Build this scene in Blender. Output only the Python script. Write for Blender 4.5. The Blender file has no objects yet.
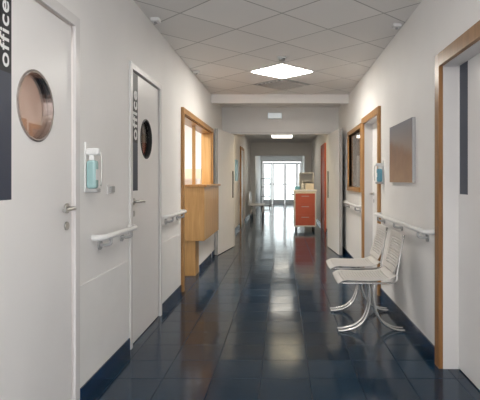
import bpy, bmesh, math
from mathutils import Vector, Matrix
scene=bpy.context.scene
scene.view_settings.view_transform='Standard'
COL=scene.collection
W={}   # world locations
# ---------------------------------------------------------------- materials
def new_mat(name):
    m=bpy.data.materials.new(name); m.use_nodes=True
    nt=m.node_tree; b=nt.nodes['Principled BSDF']
    return m,nt,b
def mat(name,col,rough=0.5,metal=0.0,var=0.04,scale=6.0,bump=0.0,bscale=80.0,emit=0,ecol=None,spec=None,coat=0.0):
    m,nt,b=new_mat(name)
    b.inputs['Roughness'].default_value=rough
    b.inputs['Metallic'].default_value=metal
    if spec is not None: b.inputs['Specular IOR Level'].default_value=spec
    if coat: b.inputs['Coat Weight'].default_value=coat
    tc=nt.nodes.new('ShaderNodeNewGeometry')
    n=nt.nodes.new('ShaderNodeTexNoise'); n.inputs['Scale'].default_value=scale; n.inputs['Detail'].default_value=4
    nt.links.new(tc.outputs['Position'],n.inputs['Vector'])
    r=nt.nodes.new('ShaderNodeValToRGB')
    c0=[max(0,c*(1-var)) for c in col]; c1=[min(1,c*(1+var)) for c in col]
    r.color_ramp.elements[0].position=0.3; r.color_ramp.elements[1].position=0.7
    r.color_ramp.elements[0].color=(*c0,1); r.color_ramp.elements[1].color=(*c1,1)
    nt.links.new(n.outputs['Fac'],r.inputs['Fac']); nt.links.new(r.outputs['Color'],b.inputs['Base Color'])
    if bump:
        n2=nt.nodes.new('ShaderNodeTexNoise'); n2.inputs['Scale'].default_value=bscale
        nt.links.new(tc.outputs['Position'],n2.inputs['Vector'])
        bp=nt.nodes.new('ShaderNodeBump'); bp.inputs['Strength'].default_value=bump; bp.inputs['Distance'].default_value=0.003
        nt.links.new(n2.outputs['Fac'],bp.inputs['Height']); nt.links.new(bp.outputs['Normal'],b.inputs['Normal'])
    if emit:
        b.inputs['Emission Color'].default_value=(*(ecol or col),1); b.inputs['Emission Strength'].default_value=emit
    return m
def wood(name,c0,c1,rough=0.35):
    m,nt,b=new_mat(name); b.inputs['Roughness'].default_value=rough
    g=nt.nodes.new('ShaderNodeNewGeometry'); mp=nt.nodes.new('ShaderNodeMapping')
    mp.inputs['Scale'].default_value=(22,22,1.6)
    nt.links.new(g.outputs['Position'],mp.inputs['Vector'])
    n=nt.nodes.new('ShaderNodeTexNoise'); n.inputs['Scale'].default_value=1.5; n.inputs['Detail'].default_value=6; n.inputs['Distortion'].default_value=.6
    nt.links.new(mp.outputs['Vector'],n.inputs['Vector'])
    r=nt.nodes.new('ShaderNodeValToRGB'); r.color_ramp.elements[0].position=.3; r.color_ramp.elements[1].position=.7
    r.color_ramp.elements[0].color=(*c0,1); r.color_ramp.elements[1].color=(*c1,1)
    nt.links.new(n.outputs['Fac'],r.inputs['Fac']); nt.links.new(r.outputs['Color'],b.inputs['Base Color'])
    return m
def math_node(nt,op,a,b=None):
    n=nt.nodes.new('ShaderNodeMath'); n.operation=op
    for i,v in enumerate((a,b)):
        if v is None: continue
        if isinstance(v,(int,float)): n.inputs[i].default_value=v
        else: nt.links.new(v,n.inputs[i])
    return n.outputs[0]
def grid_mat(name,rot45,size,ox,oy,line,base0,base1,linecol,rough,bumpstr,wav=0.0,coat=0):
    m,nt,b=new_mat(name)
    g=nt.nodes.new('ShaderNodeNewGeometry'); s=nt.nodes.new('ShaderNodeSeparateXYZ')
    nt.links.new(g.outputs['Position'],s.inputs[0])
    x=math_node(nt,'SUBTRACT',s.outputs[0],ox); y=math_node(nt,'SUBTRACT',s.outputs[1],oy)
    if rot45:
        u=math_node(nt,'MULTIPLY',math_node(nt,'ADD',x,y),.70711); v=math_node(nt,'MULTIPLY',math_node(nt,'SUBTRACT',y,x),.70711)
    else: u,v=x,y
    u=math_node(nt,'ADD',math_node(nt,'DIVIDE',u,size),.5); v=math_node(nt,'ADD',math_node(nt,'DIVIDE',v,size),.5)
    def edge(t):
        f=math_node(nt,'FRACT',t); d=math_node(nt,'ABSOLUTE',math_node(nt,'SUBTRACT',f,.5))
        return math_node(nt,'GREATER_THAN',d,.5-line/size/2)
    e=math_node(nt,'MAXIMUM',edge(u),edge(v))
    cx=nt.nodes.new('ShaderNodeCombineXYZ')
    nt.links.new(math_node(nt,'FLOOR',u),cx.inputs[0]); nt.links.new(math_node(nt,'FLOOR',v),cx.inputs[1])
    wn=nt.nodes.new('ShaderNodeTexWhiteNoise'); nt.links.new(cx.outputs[0],wn.inputs['Vector'])
    mx=nt.nodes.new('ShaderNodeMix'); mx.data_type='RGBA'
    nt.links.new(wn.outputs['Value'],mx.inputs[0]); mx.inputs[6].default_value=(*base0,1); mx.inputs[7].default_value=(*base1,1)
    m2=nt.nodes.new('ShaderNodeMix'); m2.data_type='RGBA'
    nt.links.new(e,m2.inputs[0]); nt.links.new(mx.outputs[2],m2.inputs[6]); m2.inputs[7].default_value=(*linecol,1)
    nt.links.new(m2.outputs[2],b.inputs['Base Color'])
    b.inputs['Roughness'].default_value=rough
    nz=nt.nodes.new('ShaderNodeTexNoise'); nz.inputs['Scale'].default_value=8 if wav else 60; nz.inputs['Detail'].default_value=3
    nt.links.new(g.outputs['Position'],nz.inputs['Vector'])
    h=math_node(nt,'MULTIPLY',nz.outputs['Fac'],wav if wav else .9)
    if wav:
        fx=math_node(nt,'SUBTRACT',math_node(nt,'FRACT',u),.5); fy=math_node(nt,'SUBTRACT',math_node(nt,'FRACT',v),.5)
        sc=nt.nodes.new('ShaderNodeSeparateColor'); nt.links.new(wn.outputs['Color'],sc.inputs[0])
        tl=math_node(nt,'ADD',math_node(nt,'MULTIPLY',fx,math_node(nt,'SUBTRACT',sc.outputs[0],.5)),math_node(nt,'MULTIPLY',fy,math_node(nt,'SUBTRACT',sc.outputs[1],.5)))
        h=math_node(nt,'ADD',h,math_node(nt,'MULTIPLY',tl,3.0))
    h=math_node(nt,'SUBTRACT',h,math_node(nt,'MULTIPLY',e,.7 if wav else 1.0))
    bp=nt.nodes.new('ShaderNodeBump'); bp.inputs['Strength'].default_value=bumpstr; bp.inputs['Distance'].default_value=.002
    nt.links.new(h,bp.inputs['Height']); nt.links.new(bp.outputs['Normal'],b.inputs['Normal'])
    if wav:
        r2=math_node(nt,'ADD',math_node(nt,'MULTIPLY',nz.outputs['Fac'],.12),rough-.06)
        r2=math_node(nt,'ADD',r2,math_node(nt,'MULTIPLY',wn.outputs['Value'],.05))
        r2=math_node(nt,'ADD',r2,math_node(nt,'MULTIPLY',e,.16)); nt.links.new(r2,b.inputs['Roughness'])
        nt.links.new(math_node(nt,'SUBTRACT',.42,math_node(nt,'MULTIPLY',e,.30)),b.inputs['Specular IOR Level'])
        b.inputs['Specular Tint'].default_value=(.84,.94,1,1)
    return m
def glass(name,tint=(.9,.95,.95),refl=.05):
    m,nt,b=new_mat(name); nt.nodes.remove(b)
    out=nt.nodes['Material Output']
    t=nt.nodes.new('ShaderNodeBsdfTransparent'); t.inputs[0].default_value=(*tint,1)
    g=nt.nodes.new('ShaderNodeBsdfGlossy'); g.inputs['Roughness'].default_value=.02
    mx=nt.nodes.new('ShaderNodeMixShader'); lw=nt.nodes.new('ShaderNodeLayerWeight'); lw.inputs['Blend'].default_value=.5
    f=math_node(nt,'ADD',math_node(nt,'MULTIPLY',math_node(nt,'POWER',lw.outputs['Facing'],5),.7),refl)
    nt.links.new(f,mx.inputs[0])
    nt.links.new(t.outputs[0],mx.inputs[1]); nt.links.new(g.outputs[0],mx.inputs[2]); nt.links.new(mx.outputs[0],out.inputs[0])
    return m

SL=.575; LY=5.86
M_wall=mat('painted_wall',(.88,.865,.85),.6,var=.03,scale=1.5,bump=.25,bscale=160)
M_panel=mat('wall_guard_panel',(.88,.87,.855),.45,var=.02)
M_door=mat('door_laminate',(.84,.825,.815),.38,var=.015,scale=3)
M_frame=mat('white_frame',(.74,.72,.71),.4,var=.01)
M_white2=mat('bright_white_frame',(.92,.92,.92),.4,var=.01)
M_edge=mat('grey_door_edge',(.38,.37,.36),.5,var=.01)
M_ceil=grid_mat('ceiling_tiles',True,SL,0,LY,.012,(.80,.78,.755),(.88,.86,.835),(.47,.455,.44),.85,.3)
M_ceil2=mat('plaster_ceiling',(.78,.77,.76),.8)
M_floor=grid_mat('blue_floor_tiles',False,.30,.02,.1,.0065,(.001,.016,.040),(.004,.030,.064),(.003,.012,.026),.11,.38,wav=1.0)
M_base=mat('blue_tile_skirting',(.005,.028,.080),.25,var=.25,scale=8)
M_wood=wood('orange_wood',(.34,.165,.05),(.50,.26,.09))
M_woodd=wood('brown_wood_casing',(.22,.105,.035),(.34,.17,.065))
M_woodl=wood('golden_wood_counter',(.44,.245,.085),(.58,.345,.135))
M_rim=mat('bronze_steel_rim',(.58,.52,.49),.2,metal=.9)
M_dark=mat('black_vinyl',(.012,.013,.018),.5)
M_slate=mat('slate_vinyl',(.035,.045,.075),.45)
M_text=mat('pale_lettering',(.85,.85,.85),.5)
M_metal=mat('brushed_metal',(.55,.54,.52),.28,metal=1)
M_chair=mat('chair_grey_white_metal',(.70,.675,.65),.32,metal=.15)
M_tube=mat('chair_steel_tube',(.62,.61,.59),.22,metal=.8)
M_white=mat('white_plastic',(.82,.82,.81),.3)
M_grey=mat('grey_plastic',(.42,.42,.42),.5)
M_lgrey=mat('pale_grey_enamel',(.66,.66,.66),.5)
M_blk=mat('black_rubber',(.02,.02,.02),.6)
M_teal=mat('pale_gel_bottle',(.36,.56,.56),.12,spec=.6)
M_blue=mat('blue_box',(.14,.38,.50),.35)
M_red=mat('red_cart_enamel',(.46,.085,.04),.4)
M_redp=mat('red_orange_panel',(.50,.10,.045),.45)
M_cream=mat('cream_cardboard',(.78,.70,.58),.6)
M_light=mat('light_panel',(1,1,1),.5,emit=42,ecol=(1,.955,.87))
M_lightn=mat('added_light_panel_near',(1,1,1),.5,emit=20,ecol=(1,.96,.89))
M_light2=mat('light_panel_far',(1,1,1),.5,emit=14,ecol=(1,.82,.52))
M_light3=mat('added_light_panel_dim',(1,1,1),.5,emit=5,ecol=(1,.92,.78))
M_glass=glass('clear_glass')
M_glassp=glass('pinkish_glass',(.74,.66,.62),.16)
M_glassd=glass('smoky_glass',(.78,.76,.75),.08)
M_room=mat('warm_room_wall',(.60,.49,.44),.7,var=.25,scale=2)
M_roomd=mat('dim_room_wall',(.24,.14,.12),.7)
M_roomp=mat('pale_room_wall',(.62,.52,.44),.7)
M_vent=mat('vent_metal',(.44,.44,.44),.5)
M_exit=mat('exit_sign_diffuser',(.70,.77,.80),.4,emit=.4,ecol=(.75,.82,.85))
def paint_mat():
    m,nt,b=new_mat('desert_print'); b.inputs['Roughness'].default_value=.35
    g=nt.nodes.new('ShaderNodeTexCoord'); s=nt.nodes.new('ShaderNodeSeparateXYZ'); nt.links.new(g.outputs['Generated'],s.inputs[0])
    n=nt.nodes.new('ShaderNodeTexNoise'); n.inputs['Scale'].default_value=6; n.inputs['Detail'].default_value=6; nt.links.new(g.outputs['Generated'],n.inputs['Vector'])
    Y=s.outputs[1]; Z=s.outputs[2]; nz=math_node(nt,'MULTIPLY',math_node(nt,'SUBTRACT',n.outputs['Fac'],.5),.16)
    crest=math_node(nt,'ADD',math_node(nt,'MULTIPLY',Y,.28),.42)
    d=math_node(nt,'SUBTRACT',math_node(nt,'ADD',Z,nz),crest)
    sky=nt.nodes.new('ShaderNodeMapRange'); sky.inputs[1].default_value=-.08; sky.inputs[2].default_value=.16; sky.interpolation_type='SMOOTHSTEP'
    nt.links.new(d,sky.inputs[0])
    rs=nt.nodes.new('ShaderNodeValToRGB'); rs.color_ramp.elements[0].color=(.38,.28,.23,1); rs.color_ramp.elements[0].position=.45
    rs.color_ramp.elements[1].color=(.21,.225,.27,1); nt.links.new(Z,rs.inputs['Fac'])
    rg=nt.nodes.new('ShaderNodeValToRGB'); cr=rg.color_ramp
    cr.elements[0].position=0; cr.elements[0].color=(.42,.25,.15,1); cr.elements[1].position=.8; cr.elements[1].color=(.17,.095,.065,1)
    e=cr.elements.new(.4); e.color=(.30,.16,.095,1)
    nt.links.new(math_node(nt,'ADD',Z,math_node(nt,'MULTIPLY',nz,3.0)),rg.inputs['Fac'])
    mx=nt.nodes.new('ShaderNodeMix'); mx.data_type='RGBA'
    nt.links.new(sky.outputs[0],mx.inputs[0]); nt.links.new(rg.outputs['Color'],mx.inputs[6]); nt.links.new(rs.outputs['Color'],mx.inputs[7])
    nt.links.new(mx.outputs[2],b.inputs['Base Color'])
    return m
M_paint=paint_mat()

# ---------------------------------------------------------------- helpers
def finish(name,me,mats,parent=None,smooth=False,loc=None):
    vs=[v.co for v in me.vertices]
    if loc is None:
        lo=Vector([min(v[i] for v in vs) for i in range(3)]); hi=Vector([max(v[i] for v in vs) for i in range(3)])
        loc=(lo+hi)/2; loc.z=lo.z
    loc=Vector(loc)
    me.transform(Matrix.Translation(-loc))
    o=bpy.data.objects.new(name,me)
    if not isinstance(mats,(list,tuple)): mats=[mats]
    for m in mats: me.materials.append(m)
    if smooth:
        for p in me.polygons: p.use_smooth=True
    COL.objects.link(o); W[o]=loc
    if parent is not None:
        o.parent=parent; o.location=loc-W[parent]
    else: o.location=loc
    return o
def empty(name,loc,label,category,parent=None):
    o=bpy.data.objects.new(name,None); o.empty_display_size=.1; COL.objects.link(o)
    W[o]=Vector(loc); o.location=W[o]
    o['label']=label; o['category']=category
    return o
def bm_box(bm,x0,x1,y0,y1,z0,z1,mi=0,bev=0,seg=2):
    vs=[bm.verts.new((x,y,z)) for x in (x0,x1) for y in (y0,y1) for z in (z0,z1)]
    fs=[]
    for q in ((0,1,3,2),(4,6,7,5),(0,4,5,1),(2,3,7,6),(0,2,6,4),(1,5,7,3)):
        f=bm.faces.new([vs[i] for i in q]); f.material_index=mi; fs.append(f)
    if bev:
        es=list({e for f in fs for e in f.edges})
        bmesh.ops.bevel(bm,geom=es,offset=bev,segments=2 if bev<.01 else 4,affect='EDGES',profile=.5)
    return vs
def boxes(name,lst,mats,parent=None,bev=0,**k):
    bm=bmesh.new()
    for b in lst:
        if len(b)==7: bm_box(bm,*b[:6],mi=b[6],bev=bev)
        else: bm_box(bm,*b,bev=bev)
    bmesh.ops.recalc_face_normals(bm,faces=bm.faces)
    me=bpy.data.meshes.new(name); bm.to_mesh(me); bm.free()
    return finish(name,me,mats,parent,**k)
def box(name,x0,x1,y0,y1,z0,z1,m,parent=None,bev=0,**k):
    return boxes(name,[(x0,x1,y0,y1,z0,z1)],m,parent,bev,**k)
def struct(o,label=None,cat=None):
    o['kind']='structure'
    if label: o['label']=label
    if cat: o['category']=cat
    return o
def tag(o,label,cat,group=None):
    o['label']=label; o['category']=cat
    if group: o['group']=group
    return o
def catmull(pts,n=6):
    P=[Vector(p) for p in pts]; P=[2*P[0]-P[1]]+P+[2*P[-1]-P[-2]]; out=[]
    for i in range(1,len(P)-2):
        for k in range(n):
            t=k/n; a,b,c,d=P[i-1],P[i],P[i+1],P[i+2]
            out.append(.5*((2*b)+(c-a)*t+(2*a-5*b+4*c-d)*t*t+(3*b-a-3*c+d)*t**3))
    out.append(P[-2]); return out
def bm_tube(bm,pts,r,seg=12,curve=True,mi=0,sq=1.0):
    P=catmull(pts) if curve and len(pts)>2 else [Vector(p) for p in pts]
    rings=[]; up=None
    for i,p in enumerate(P):
        t=(P[min(i+1,len(P)-1)]-P[max(i-1,0)]).normalized()
        if up is None:
            up=Vector((0,0,1)) if abs(t.z)<.9 else Vector((0,1,0))
        a=(up-up.dot(t)*t).normalized(); up=a; b=t.cross(a)
        rr=r[i*len(r)//len(P)] if isinstance(r,list) else r
        rings.append([bm.verts.new(p+rr*(math.cos(2*math.pi*k/seg)*a+sq*math.sin(2*math.pi*k/seg)*b)) for k in range(seg)])
    for A,B in zip(rings,rings[1:]):
        for k in range(seg):
            f=bm.faces.new((A[k],A[(k+1)%seg],B[(k+1)%seg],B[k])); f.smooth=True; f.material_index=mi
    for R in (rings[0],rings[-1]):
        f=bm.faces.new(R); f.material_index=mi
def tubes(name,lst,m,parent=None,seg=12,curve=True,sq=1.0,**k):
    bm=bmesh.new()
    for pts,r in lst: bm_tube(bm,pts,r,seg,curve,sq=sq)
    bmesh.ops.recalc_face_normals(bm,faces=bm.faces)
    me=bpy.data.meshes.new(name); bm.to_mesh(me); bm.free()
    return finish(name,me,m,parent,**k)
def cyl(name,p0,p1,r,m,parent=None,seg=24,**k):
    return tubes(name,[([p0,p1],r)],m,parent,seg,False,**k)
def cut(o,cutters):
    tmp=[]
    for c in cutters:
        bm=bmesh.new()
        if c[0]=='b': bm_box(bm,*c[1:])
        else: bm_tube(bm,[(c[1],c[3],c[4]),(c[2],c[3],c[4])],c[5],48,False)
        bmesh.ops.recalc_face_normals(bm,faces=bm.faces)
        me=bpy.data.meshes.new('cutter'); bm.to_mesh(me); bm.free()
        t=bpy.data.objects.new('cutter',me); COL.objects.link(t); tmp.append(t)
        md=o.modifiers.new('b','BOOLEAN'); md.object=t; md.operation='DIFFERENCE'; md.solver='EXACT'
    bpy.context.view_layer.update()
    dg=bpy.context.evaluated_depsgraph_get()
    nm=bpy.data.meshes.new_from_object(o.evaluated_get(dg)); o.modifiers.clear(); o.data=nm
    for p in nm.polygons: p.use_smooth=False
    for t in tmp: bpy.data.objects.remove(t)

XL,XR,H=-1.10,1.04,2.55
T=.15; Y0,Y1=-1.3,24.5
# ---------------------------------------------------------------- room shell
struct(box('floor',-3.6,3.2,Y0,Y1+.3,-.1,0,M_floor),'glossy dark blue tiled corridor floor')
struct(box('ceiling',-3.6,3.2,Y0,8.8,H,H+.08,M_ceil),'suspended ceiling of pale tiles laid diagonally')
struct(box('ceiling',-3.6,3.2,8.8,Y1+.3,H,H+.08,M_ceil2),'plain pale ceiling')
wl=struct(box('wall_left',XL-T,XL,Y0,Y1,0,H,M_wall),'off-white painted corridor wall')
wr=struct(box('wall_right',XR,XR+T,Y0,Y1,0,H,M_wall),'off-white painted corridor wall')
D1=(1.70,2.515); D2=(3.50,4.29); NI=(5.28,7.45)
cut(wl,[('b',XL-T-.1,XL+.1,D1[0]-.03,D1[1]+.03,-.1,2.05),('b',XL-T-.1,XL+.1,D2[0]-.03,D2[1]+.03,-.1,2.05),
        ('b',XL-T-.1,XL+.1,NI[0],NI[1],.44,1.97),('b',XL-T-.1,XL+.1,NI[0],6.36,-.1,1.0)])
D3=(2.15,3.10); D4=(5.12,6.05); WR=(6.28,7.45)
cut(wr,[('b',XR-.1,XR+T+.1,D3[0],D3[1],-.1,1.96),('b',XR-.1,XR+T+.1,D4[0],D4[1],-.1,1.93),('b',XR-.1,XR+T+.1,WR[0],WR[1],1.12,1.90)])
def room(name,x0,x1,y0,y1,m,side):
    t=.05; L=[(x0,x1,y0-t,y0,0,H),(x0,x1,y1,y1+t,0,H)]
    L.append((x0-t,x0,y0,y1,0,H) if side<0 else (x1,x1+t,y0,y1,0,H))
    return struct(boxes(name,L,m),'painted wall of an adjoining room')
room('wall_room',-3.4,XL-T,.6,3.30,M_room,-1)
room('wall_store',-3.4,XL-T,3.42,5.10,M_roomd,-1)
room('wall_office',-3.4,XL-T,5.22,8.55,M_wall,-1)
room('wall_side',XR+T,3.0,6.15,8.5,M_roomp,1)
struct(boxes('wall_partition',[(XL,-.93,8.8,8.95,0,H),(.90,XR,8.8,8.95,0,H),(-.93,.90,8.8,8.95,2.10,H)],M_wall),'white fire door partition with header')
struct(boxes('trim_1',[(-.93,-.88,8.77,8.98,0,2.10),(.85,.90,8.77,8.98,0,2.10),(-.88,.85,8.77,8.98,2.06,2.10)],M_frame),'white fire door frame')
struct(boxes('wall_partition',[(XL,-.95,17,17.15,0,H),(.80,XR,17,17.15,0,H),(-.95,.80,17,17.15,2.08,H)],M_wall),'white partition further along the corridor')
struct(box('trim_2',XL,XR,7.46,7.58,2.415,H,M_wall),'white ceiling beam across the corridor')
we=struct(box('wall_end',-2.0,2.0,Y1,Y1+.2,0,H,M_wall),'end wall around glazed exit doors')
cut(we,[('b',-.98,.98,Y1-.1,Y1+.4,-.1,2.15)])
def glazed(name,x0,x1):
    y=Y1+.02; f=.065
    o=struct(boxes(name,[(x0,x0+f,y,y+.07,0,2.12),(x1-f,x1,y,y+.07,0,2.12),(x0+f,x1-f,y,y+.07,2.03,2.12),(x0+f,x1-f,y,y+.07,0,.22),(x0+f,x1-f,y,y+.07,.98,1.04)],M_white2),'white framed glazed exit door')
    boxes('glass_pane',[(x0+f,x1-f,y+.02,y+.03,.22,.98),(x0+f,x1-f,y+.02,y+.03,1.04,2.03)],M_glass,o)
glazed('door_8',-.48,.14); glazed('door_9',.15,.77)
glazed('window_2',-.97,-.49); glazed('window_3',.78,.97)
# ---------------------------------------------------------------- baseboards / guard panels
BH=.088
for a,b in ((2.60,3.44),(4.36,5.2),(6.38,7.42)):
    struct(box('baseboard_left',XL,XL+.012,a,b,0,BH,M_base),'blue tile baseboard')
struct(box('baseboard_left',XL,XL+.012,7.55,8.8,0,BH,M_base),'blue tile baseboard')
struct(box('baseboard_left',XL,XL+.012,8.95,17,0,BH,M_base),'blue tile baseboard')
for a,b in ((3.21,5.03),(6.14,8.8),(8.95,11.3),(12.5,17)):
    struct(box('baseboard_right',XR-.012,XR,a,b,0,BH,M_base),'blue tile baseboard')
struct(box('trim_3',XL,XL+.004,2.60,3.44,BH,.645,M_panel,bev=.001),'pale wall guard panel')
struct(box('trim_4',XL,XL+.004,4.36,5.2,BH,.645,M_panel,bev=.001),'pale wall guard panel')
# ---------------------------------------------------------------- left doors with portholes
def office_text(parent,x,yb,z0,length,hs,bold):
    cu=bpy.data.curves.new('t','FONT'); cu.body='office'; cu.size=.15; cu.offset=bold; cu.extrude=.0006; cu.space_character=1.10
    to=bpy.data.objects.new('t',cu); COL.objects.link(to); bpy.context.view_layer.update()
    me=bpy.data.meshes.new_from_object(to.evaluated_get(bpy.context.evaluated_depsgraph_get()))
    bpy.data.objects.remove(to)
    xs=[v.co.x for v in me.vertices]; s=length/(max(xs)-min(xs)); mn=min(xs)
    for v in me.vertices:
        X,Y,Z=v.co; v.co=Vector((x+Z,yb-Y*s*hs,z0+(X-mn)*s))
    return finish('sign_text',me,M_text,parent)
def lever(parent,x,y,z,dirn,nx):
    L=[([(x,y,z),(x+nx*.008,y,z)],.026),([(x+nx*.008,y,z),(x+nx*.05,y,z)],.010)]
    bm=bmesh.new()
    for pts,r in L: bm_tube(bm,pts,r,20,False)
    bm_tube(bm,[(x+nx*.045,y,z),(x+nx*.05,y+dirn*.03,z),(x+nx*.05,y+dirn*.08,z),(x+nx*.046,y+dirn*.125,z-.004)],.0095,12)
    bm_tube(bm,[(x,y,z-.09),(x+nx*.007,y,z-.09)],.022,20,False)
    bmesh.ops.recalc_face_normals(bm,faces=bm.faces)
    me=bpy.data.meshes.new('door_handle'); bm.to_mesh(me); bm.free()
    o=finish('door_handle',me,M_metal,parent); o['label']='brushed metal lever handle'
def ring(name,x0,x1,y,z,r0,r1,m,parent):
    bm=bmesh.new(); n=48; R=[]
    for (x,r) in ((x0,r0),(x1-.003,r0),(x1,(r0+r1)/2),(x1-.003,r1),(x0,r1)):
        R.append([bm.verts.new((x,y+r*math.cos(2*math.pi*k/n),z+r*math.sin(2*math.pi*k/n))) for k in range(n)])
    for i in range(5):
        A,B=R[i],R[(i+1)%5]
        for k in range(n): bm.faces.new((A[k],A[(k+1)%n],B[(k+1)%n],B[k]))
    bmesh.ops.recalc_face_normals(bm,faces=bm.faces)
    me=bpy.data.meshes.new(name); bm.to_mesh(me); bm.free()
    return finish(name,me,m,parent)
def left_door(name,D,yc,band,hy,hd,hz,rimm,gm,tz,tl,ty,hs,bold):
    x1=XL-.004; x0=x1-.045; r=.148
    o=struct(box(name,x0,x1,D[0],D[1],.008,2.02,M_door),'white laminate door with a round porthole window and dark office band')
    cut(o,[('c',x0-.1,x1+.1,yc,1.552,r+.004)])
    ring('window_rim',x0-.004,x1+.007,yc,1.552,r,r+.013,rimm,o)
    cyl('window_glass',(x0+.022,yc,1.552),(x0+.028,yc,1.552),r,gm,o,48)
    box('sign_band',x1,x1+.0015,band[0],band[1],tz-.02,2.018,M_dark,o)
    box('sign_band',x1,x1+.0015,band[0],band[1],1.14,tz-.02,M_slate,o)
    office_text(o,x1+.002,band[1]-ty,tz,tl,hs,bold)
    lever(o,x1,hy,hz,hd,1)
    return o
left_door('door_1',D1,2.155,(1.79,1.956),2.455,-1,1.075,M_rim,M_glassp,1.672,.265,.020,.82,.0018)
left_door('door_2',D2,3.90,(3.512,3.67),3.565,1,1.06,M_blk,M_glassd,1.52,.37,.022,1.0,.0034)
def casing(name,side,D,zt,w,d,m,label,depth=None):
    X=XL if side<0 else XR
    xo=X+(d if side<0 else -d)
    a,b=sorted((xo,X))
    L=[(a,b,D[0]-w,D[0],0,zt+w),(a,b,D[1],D[1]+w,0,zt+w),(a,b,D[0],D[1],zt,zt+w)]
    return struct(boxes(name,L,m,bev=.002),label)
casing('trim_5',-1,(D1[0]-.008,D1[1]+.008),2.03,.055,.016,M_frame,'white metal door frame')
casing('trim_6',-1,(D2[0]-.008,D2[1]+.008),2.03,.045,.016,M_frame,'white metal door frame')
# ---------------------------------------------------------------- reception opening
struct(boxes('trim_7',[(XL,XL+.03,NI[0]-.06,NI[0],0,2.015),(XL,XL+.03,NI[1],NI[1]+.06,.44,2.015),(XL,XL+.03,NI[0],NI[1],1.955,2.015)],M_wood,bev=.002),'orange wood frame of the reception opening')
struct(boxes('trim_8',[(XL-T,XL+.0,NI[0],NI[0]+.02,0,1.955),(XL-T,XL,NI[0]+.02,NI[1]-.02,1.935,1.955)],M_wood),'orange wood lining of the reception opening')
struct(boxes('trim_13',[(XL-T,XL,NI[1]-.02,NI[1],.44,1.955)],M_woodl),'pale wood lining of the reception opening')
struct(boxes('window_1',[(XL-.10,XL-.06,6.40,6.44,1.16,1.935)],M_woodl),'slim wood mullion above the counter')
c=empty('reception_counter',(-1.2,6.8,0),'golden wood reception counter projecting from the wall opening','counter')
boxes('support_panel',[(-1.5,XL,6.10,6.35,0,.45)],M_woodl,c,bev=.004)
boxes('front_panel',[(-1.5,XL+.12,6.06,7.42,.45,1.13)],M_woodl,c,bev=.004)
boxes('countertop',[(-1.55,XL+.15,6.04,7.44,1.13,1.16)],M_wood,c,bev=.005)
tag(boxes('document_tray',[(-1.45,-1.15,6.50,6.74,1.16,1.17),(-1.45,-1.44,6.50,6.74,1.17,1.24),(-1.45,-1.15,6.50,6.51,1.17,1.24),(-1.45,-1.15,6.73,6.74,1.17,1.24)],M_lgrey),'grey plastic document tray on the counter','tray')
b=empty('binder',(-1.3,6.95,1.16),'cream ring binder standing on the counter','binder')
boxes('cover',[(-1.40,-1.17,6.92,6.925,1.16,1.38),(-1.40,-1.17,6.975,6.98,1.16,1.38),(-1.175,-1.17,6.925,6.975,1.16,1.38)],M_cream,b)
boxes('paper_stack',[(-1.39,-1.18,6.93,6.97,1.165,1.37)],M_white,b)
# ---------------------------------------------------------------- fire door leaves
def fire_leaf(name,hx,hy,ang,side):
    bm=bmesh.new(); t=.05; Wd=1.04
    bm_box(bm,-t/2,t/2,-Wd,0,.01,2.05,bev=.003)
    bmesh.ops.recalc_face_normals(bm,faces=bm.faces)
    me=bpy.data.meshes.new(name); bm.to_mesh(me); bm.free()
    o=finish(name,me,M_white2,loc=(0,0,0)); struct(o,'white fire door leaf standing open against the wall')
    h=boxes('push_bar',[(-side*(t/2)-.008,-side*(t/2)+.008,-.10,-.05,.90,1.38)],M_blk,o)
    e=boxes('edge_seal',[(-t/2-.001,t/2+.001,-Wd-.004,-Wd,.01,2.05)],M_edge,o)
    o.location=(hx,hy,0); o.rotation_euler=(0,0,ang); W[o]=Vector((hx,hy,0))
fire_leaf('door_6',-.905,8.765,math.radians(-8.5),-1)
fire_leaf('door_7',.855,8.765,math.radians(5),1)
# ---------------------------------------------------------------- right wall doors
x0=XR+.10
o=struct(box('door_3',x0,x0+.045,D3[0]+.004,D3[1]-.004,.008,1.955,M_door),'white laminate door with a dark vertical band')
box('sign_band',x0-.0015,x0,2.945,3.075,1.13,1.955,M_slate,o)
lever(o,x0,2.30,1.06,1,-1)
casing('trim_9',1,D3,1.955,.085,.028,M_woodd,'brown wood door casing')
struct(boxes('trim_10',[(XR,XR+T,D3[0],D3[0]+.003,0,1.955),(XR,XR+T,D3[1]-.003,D3[1],0,1.955),(XR,XR+T,D3[0]+.003,D3[1]-.003,1.952,1.955)],M_frame),'white door reveal lining')
o=struct(box('door_4',x0,x0+.045,D4[0]+.004,D4[1]-.004,.008,1.925,M_door),'white door in a wood frame')
lever(o,x0,5.95,1.05,-1,-1)
casing('trim_11',1,D4,1.925,.075,.028,M_wood,'orange wood door casing')
struct(boxes('trim_12',[(XR,XR+T,D4[0],D4[0]+.003,0,1.925),(XR,XR+T,D4[1]-.003,D4[1],0,1.925)],M_frame),'white door reveal lining')
struct(boxes('window_4',[(XR-.02,XR+.05,WR[0]-.06,WR[0],1.06,1.96),(XR-.02,XR+.05,WR[1],WR[1]+.06,1.06,1.96),(XR-.02,XR+.05,WR[0],WR[1],1.90,1.96),(XR-.035,XR+.05,WR[0],WR[1],1.06,1.12)],M_wood),'orange wood interior window frame')
struct(box('window_5',XR+.02,XR+.026,WR[0],WR[1],1.12,1.90,M_glassd),'interior window glass')
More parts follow.
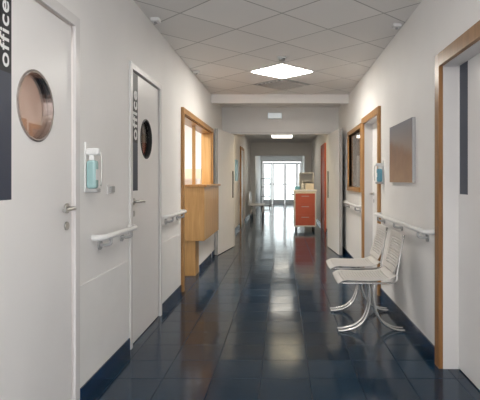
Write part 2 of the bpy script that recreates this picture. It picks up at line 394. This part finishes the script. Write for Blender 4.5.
# ---------------------------------------------------------------- handrails
def handrail(side,ya,yb,z,brs,label):
    X=XL if side<0 else XR; s=1 if side<0 else -1
    e=empty('handrail',(X,(ya+yb)/2,z),label,'handrail')
    xr=X+s*.070
    tubes('rail',[([(X+s*.004,ya+.01,z),(X+s*.045,ya+.004,z),(xr,ya+.05,z),(xr,ya+.12,z),(xr,(ya+yb)/2,z),(xr,yb-.12,z),(xr,yb-.05,z),(X+s*.045,yb-.004,z),(X+s*.004,yb-.01,z)],.018)],M_white,e,14)
    for y in brs:
        bm=bmesh.new()
        bm_tube(bm,[(X,y,z-.055),(X+s*.01,y,z-.055)],.030,20,False)
        bm_tube(bm,[(X+s*.008,y,z-.055),(X+s*.045,y,z-.055),(xr,y,z-.045),(xr,y,z-.015)],.010,10)
        bmesh.ops.recalc_face_normals(bm,faces=bm.faces)
        me=bpy.data.meshes.new('bracket'); bm.to_mesh(me); bm.free(); finish('bracket',me,M_grey,e)
handrail(-1,2.77,3.42,.885,(2.89,3.28),'short white wall handrail between two white doors')
handrail(-1,4.38,5.16,.885,(4.52,5.02),'short white wall handrail beside the reception opening')
handrail(1,3.27,5.0,.865,(3.42,4.15,4.85),'white wall handrail behind the waiting chairs')
handrail(1,6.18,7.6,.875,(6.35,7.4),'white wall handrail under the wooden window')
# ---------------------------------------------------------------- soap dispenser
def dispenser(side,y,z0,h,mb,label):
    X=XL if side<0 else XR; s=1 if side<0 else -1
    e=empty('soap_dispenser',(X,y,z0),label,'soap dispenser')
    def bx(n,a,b,y0,y1,za,zb,m,bev=.004):
        xa,xb=sorted((X+s*a,X+s*b)); return box(n,xa,xb,y0,y1,za,zb,m,e,bev)
    bx('wall_bracket',0,.010,y-.026,y+.026,z0,z0+h*.97,M_white)
    bx('bottle',.012,.064,y-.028,y+.028,z0+.022,z0+h*.62,mb,.014)
    bx('label_sticker',.0635,.0652,y-.018,y+.018,z0+.07,z0+h*.45,M_white,0)
    bx('collar',.022,.052,y-.015,y+.015,z0+h*.62,z0+h*.72,M_white)
    bx('pump_head',.008,.080,y-.024,y+.024,z0+h*.72,z0+h*.86,M_white,.011)
    tubes('elbow_lever',[([(X+s*.070,y,z0+h*.80),(X+s*.088,y,z0+h*.70),(X+s*.090,y,z0+h*.40),(X+s*.084,y,z0+h*.12)],.005)],M_metal,e,8)
    bx('base_clip',.005,.075,y-.026,y+.026,z0,z0+.022,M_grey)
dispenser(-1,2.69,1.15,.29,M_teal,'wall soap dispenser with translucent teal gel bottle and metal lever')
dispenser(1,4.94,1.18,.25,M_blue,'small blue wall dispenser beside the wooden door frame')
e=empty('light_switch',(XL,3.06,1.14),'small grey wall switch unit with a rounded cover','switch')
box('switch_plate',XL,XL+.010,3.01,3.12,1.13,1.19,M_frame,e,.003)
box('rocker',XL+.010,XL+.022,3.03,3.10,1.14,1.18,M_grey,e,.003)
# ---------------------------------------------------------------- picture
e=empty('picture',(XR,4.13,1.2),'frameless landscape print of a brown desert slope under a grey sky','picture')
box('canvas',XR-.025,XR,3.74,4.52,1.20,1.71,M_grey,e)
box('print',XR-.0265,XR-.025,3.74,4.52,1.20,1.71,M_paint,e)
# ---------------------------------------------------------------- chairs
def perforated(name,f,nu,nv,parent,th=.006):
    bm=bmesh.new(); V=[[bm.verts.new(f(i/nu,j/nv)) for j in range(nv+1)] for i in range(nu+1)]
    for i in range(nu):
        for j in range(nv):
            hole = 4<i<nu-5 and 4<j<nv-5 and i%3==0 and (j+(i//3%2)*2)%4<3
            if hole: continue
            bm.faces.new((V[i][j],V[i+1][j],V[i+1][j+1],V[i][j+1]))
    bmesh.ops.recalc_face_normals(bm,faces=bm.faces)
    me=bpy.data.meshes.new(name); bm.to_mesh(me); bm.free()
    for p in me.polygons: p.use_smooth=True
    o=finish(name,me,M_chair,parent)
    md=o.modifiers.new('s','SOLIDIFY'); md.thickness=th; md.offset=0
    return o
def chair(yc):
    e=empty('waiting_chair',(.72,yc,0),'grey-white perforated metal waiting chair on splayed shiny tube legs','chair')
    w=.42
    def seat(u,v):
        x=.43+.45*u; y=yc-w/2+w*v
        z=.452-.035*max(0,(.18-u)/.18)**2+.03*max(0,(u-.8)/.2)**2-.012*math.sin(math.pi*u)
        z+=.010*(2*v-1)**2
        return (x,y,z)
    def back(u,v):
        z=.50+.30*u; x=.865+.075*u+.012*math.sin(math.pi*u)-.012*(2*v-1)**2
        r=1-.10*max(0,(u-.75)/.25)**2-.10*max(0,(.25-u)/.25)**2
        return (x,yc+(v-.5)*w*r,z)
    perforated('seat',seat,62,50,e,.005); perforated('backrest',back,44,50,e,.005)
    tubes('seat_frame',[([(.445,yc-w/2+.01,.430),(.66,yc-w/2+.004,.430),(.86,yc-w/2+.01,.435),(.885,yc-w/2+.02,.50),(.915,yc-w/2+.03,.66),(.950,yc-w/2+.06,.79)],.008),
                        ([(.445,yc+w/2-.01,.430),(.66,yc+w/2-.004,.430),(.86,yc+w/2-.01,.435),(.885,yc+w/2-.02,.50),(.915,yc+w/2-.03,.66),(.950,yc+w/2-.06,.79)],.008),
                        ([(.72,yc-w/2+.01,.425),(.72,yc,.42),(.72,yc+w/2-.01,.425)],.014)],M_tube,e)
    for dy in (-.035,.035):
        y=yc+dy
        tubes('leg',[([(.690,y,.42),(.705,y,.30),(.695,y,.18),(.650,y,.085),(.58,y,.035),(.51,y,.016),(.45,y,.011)],.0105)],M_tube,e)
        tubes('leg',[([(.75,y,.42),(.735,y,.30),(.750,y,.18),(.80,y,.085),(.87,y,.035),(.93,y,.016),(.99,y,.011)],.0105)],M_tube,e)
    return e
for yc in (3.88,4.48):
    e=chair(yc); e['group']='waiting chairs by the wall'
# ---------------------------------------------------------------- ceiling fixtures
def diamond(name,cy,zs,zt,r,m,parent=None,cx=0):
    bm=bmesh.new(); n=4
    A=[bm.verts.new((cx+r*math.sin(k*math.pi/2),cy+r*math.cos(k*math.pi/2),zs)) for k in range(4)]
    B=[bm.verts.new((cx+r*math.sin(k*math.pi/2),cy+r*math.cos(k*math.pi/2),zt)) for k in range(4)]
    bm.faces.new(A); bm.faces.new(B)
    for k in range(4): bm.faces.new((A[k],A[(k+1)%4],B[(k+1)%4],B[k]))
    bmesh.ops.recalc_face_normals(bm,faces=bm.faces)
    me=bpy.data.meshes.new(name); bm.to_mesh(me); bm.free(); return finish(name,me,m,parent)
R=SL*.7071
for cy,lm in ((LY,M_light),(LY-6*R*2,M_lightn)):  # nearer panel is above the view, added to light the near doors
    e=empty('ceiling_light',(0,cy,H-.02),'square recessed ceiling light panel set diagonally','ceiling light')
    diamond('housing',cy,H-.008,H,R-.005,M_frame,e); diamond('diffuser',cy,H-.014,H-.008,R-.04,lm,e)
e=empty('air_vent',(0,LY+2*R,H),'grey louvred ceiling air vent set diagonally','vent')
vy=LY+2*R
diamond('vent_frame',vy,H-.006,H,R-.01,M_vent,e)
bm=bmesh.new()
for i in range(7):
    t=-.225+.075*i; s=.25; q=.7071
    p0=Vector((t*q-s*q,vy-t*q-s*q,H-.014)); p1=Vector((t*q+s*q,vy-t*q+s*q,H-.014))
    bm_tube(bm,[p0,p1],.012,6,False)
me=bpy.data.meshes.new('slats'); bm.to_mesh(me); bm.free(); finish('slats',me,M_frame,e)
for (x,y,lm) in ((.07,9.85,M_light2),(0,14.2,M_light3),(0,20.5,M_light3)):  # the two farthest are extra panels added to light the far corridor
    e=empty('ceiling_light',(x,y,H-.02),'rectangular white ceiling light','ceiling light')
    box('housing',x-.33,x+.33,y-.62,y+.62,H-.03,H,M_frame,e); box('diffuser',x-.30,x+.30,y-.59,y+.59,H-.036,H-.03,lm,e)
e=empty('smoke_detector',(0,5.18,H-.04),'small round white ceiling smoke detector','smoke detector')
cyl('detector_base',(0,5.18,H),(0,5.18,H-.018),.05,M_white,e); cyl('sensor_head',(0,5.18,H-.018),(0,5.18,H-.042),.032,M_grey,e)
for (x,y,l) in ((XL+.06,3.95,''),(XL+.06,5.85,''),(XR-.06,4.1,'')):
    e=empty('alarm_indicator',(x,y,H-.03),'tiny white indicator box on the ceiling edge','indicator'); e['group']='ceiling indicators'
    box('indicator_case',x-.035,x+.035,y-.035,y+.035,H-.03,H,M_white,e,.004); cyl('indicator_lamp',(x,y,H-.03),(x,y,H-.042),.012,M_grey,e,12)
e=empty('exit_light',(-.12,8.80,2.33),'pale emergency exit light box on the header','exit light')
box('lamp_case',-.26,.0,8.74,8.80,2.335,2.45,M_white,e,.006); box('lamp_diffuser',-.25,-.01,8.733,8.74,2.345,2.44,M_exit,e)
# ---------------------------------------------------------------- far corridor
def far_door(n,side,ya,yb,md,mc,label):
    X=XL if side<0 else XR; s=1 if side<0 else -1
    a,b=sorted((X,X+s*.02)); struct(box('door_%d'%n,a,b,ya,yb,.005,2.03,md),label)
    a,b=sorted((X,X+s*.035)); struct(boxes('trim_%d'%n,[(a,b,ya-.07,ya,0,2.10),(a,b,yb,yb+.07,0,2.10),(a,b,ya,yb,2.03,2.10)],mc),'door casing')
far_door(14,-1,9.6,10.5,M_door,M_frame,'white side door')
far_door(15,-1,12.6,13.5,M_door,M_wood,'white side door with wood casing')
far_door(16,1,9.3,10.2,M_door,M_wood,'white side door with wood casing')
far_door(17,1,11.4,12.4,M_redp,M_redp,'orange-red side door')
far_door(18,-1,18.2,19.2,M_door,M_wood,'white side door')
far_door(19,1,18.5,19.5,M_door,M_wood,'white side door')
tag(box('notice_board',XL,XL+.015,11.2,11.9,1.2,1.7,M_blue),'small blue notice board on the wall','notice board')
# cart
e=empty('medical_cart',(.55,11.6,0),'orange-red hospital trolley with pale frame, light top and castors','cart')
cx0,cx1,cy0,cy1=.29,.81,11.4,12.0; CT=.99
boxes('cart_body',[(cx0+.015,cx1-.015,cy0,cy1,.14,.90)],M_red,e,.006)
boxes('upper_section',[(cx0+.01,cx1-.01,cy0-.01,cy1,.90,CT-.04)],M_cream,e,.006)
boxes('cart_frame',[(cx0,cx0+.028,cy0-.02,cy0+.01,.12,CT-.04),(cx1-.028,cx1,cy0-.02,cy0+.01,.12,CT-.04),(cx0,cx0+.03,cy1-.01,cy1+.02,.12,CT-.04),(cx1-.03,cx1,cy1-.01,cy1+.02,.12,CT-.04),(cx0,cx1,cy0-.02,cy1+.02,.11,.14)],M_lgrey,e,.003)
for i in range(3):
    z=.150+i*.25
    d=box('drawer',cx0+.036,cx1-.036,cy0-.010,cy0,z,z+.244,M_red,e,.003)
    box('drawer_handle',cx0+.17,cx1-.17,cy0-.018,cy0-.010,z+.18,z+.192,M_grey,d)
box('cart_top',cx0-.02,cx1+.02,cy0-.03,cy1+.03,CT-.04,CT,M_white2,e,.008)
tubes('push_rail',[([(cx0+.01,cy0+.08,.86),(cx0-.06,cy0+.10,.88),(cx0-.07,(cy0+cy1)/2,.88),(cx0-.06,cy1-.10,.88),(cx0+.01,cy1-.08,.86)],.012)],M_metal,e)
for x in (cx0+.05,cx1-.05):
    for y in (cy0+.06,cy1-.06):
        cyl('wheel',(x-.015,y,.055),(x+.015,y,.055),.055,M_blk,e)
        box('caster_fork',x-.02,x+.02,y-.012,y+.012,.075,.14,M_metal,e)
tag(boxes('storage_rack',[(.42,.44,11.68,11.97,CT,1.40),(.75,.77,11.68,11.97,CT,1.40),(.44,.75,11.68,11.97,1.19,1.21),(.44,.75,11.68,11.97,1.38,1.40),(.44,.75,11.95,11.97,CT,1.38)],M_lgrey),'pale open storage rack standing on the trolley','rack')
tag(box('supply_box',.56,.76,11.43,11.62,CT,CT+.15,M_cream,bev=.004),'small cream cardboard box on the trolley top','box')
tag(box('glove_box',.31,.43,11.44,11.58,CT,CT+.08,M_blue,bev=.004),'small blue glove box on the trolley top','box')
bo=empty('spray_bottle',(.49,11.5,CT),'small white spray bottle on the trolley top','bottle')
cyl('bottle_body',(.49,11.5,CT),(.49,11.5,CT+.16),.035,M_white,bo); cyl('spray_cap',(.49,11.5,CT+.16),(.49,11.5,CT+.21),.014,M_lgrey,bo,12)
def far_chair(x,y):
    e=empty('waiting_chair',(x,y,0),'white waiting chair further down the corridor','chair'); e['group']='waiting chairs further down'
    box('seat',x-.22,x+.22,y-.2,y+.2,.43,.46,M_chair,e,.01); box('backrest',x-.26,x-.22,y-.2,y+.2,.46,.85,M_chair,e,.01)
    for dx in (-.18,.18):
        for dy in (-.16,.16): cyl('leg',(x+dx,y+dy,0),(x+dx,y+dy,.43),.014,M_tube,e,10)
far_chair(-.78,14.9); far_chair(-.78,15.5)
e=empty('linen_trolley',(-.6,21,0),'tall grey shelf trolley near the exit','trolley')
boxes('frame',[(-.92,-.89,20.7,21.3,.1,1.3),(-.53,-.50,20.7,21.3,.1,1.3),(-.89,-.53,20.7,21.3,.1,.14),(-.89,-.53,20.7,21.3,.5,.53),(-.89,-.53,20.7,21.3,.9,.93),(-.89,-.53,20.7,21.3,1.26,1.3)],M_grey,e)
for x in (-.88,-.54):
    for y in (20.78,21.22): cyl('wheel',(x-.015,y,.05),(x+.015,y,.05),.05,M_blk,e)
# ---------------------------------------------------------------- lights
w=bpy.data.worlds.new('World'); scene.world=w; w.use_nodes=True
bg=w.node_tree.nodes['Background']; bg.inputs[0].default_value=(.99,.99,1,1); bg.inputs[1].default_value=3.8
def area(name,loc,rot,sx,sy,p,col):
    l=bpy.data.lights.new(name,'AREA'); l.shape='RECTANGLE'; l.size=sx; l.size_y=sy; l.energy=p; l.color=col
    o=bpy.data.objects.new(name,l); o.location=loc; o.rotation_euler=rot; COL.objects.link(o)
area('room_fill_light',(-2.2,2.2,2.5),(0,0,0),.6,.6,32,(1,.92,.86))  # unseen fill added to brighten the room behind the first porthole
area('office_fill_light',(-2.2,6.6,2.5),(0,0,0),.8,.8,75,(1,.96,.9))  # unseen fill added to brighten the office behind the counter
area('store_fill_light',(-2.2,4.3,2.5),(0,0,0),.3,.3,4,(1,.8,.7))  # weak unseen fill added in the room behind the second porthole
area('side_fill_light',(2.1,7.3,2.5),(0,0,0),.4,.4,22,(1,.93,.85))  # unseen fill added in the room behind the right-hand window
# ---------------------------------------------------------------- camera
cam=bpy.data.cameras.new('Camera'); co=bpy.data.objects.new('Camera',cam); COL.objects.link(co)
co.location=(0,0,1.22); co.rotation_euler=(math.radians(90),0,0)
cam.sensor_width=36; cam.lens=36; cam.shift_x=-42/480; cam.shift_y=-20/480
cam.clip_start=.05; cam.clip_end=100
scene.camera=co
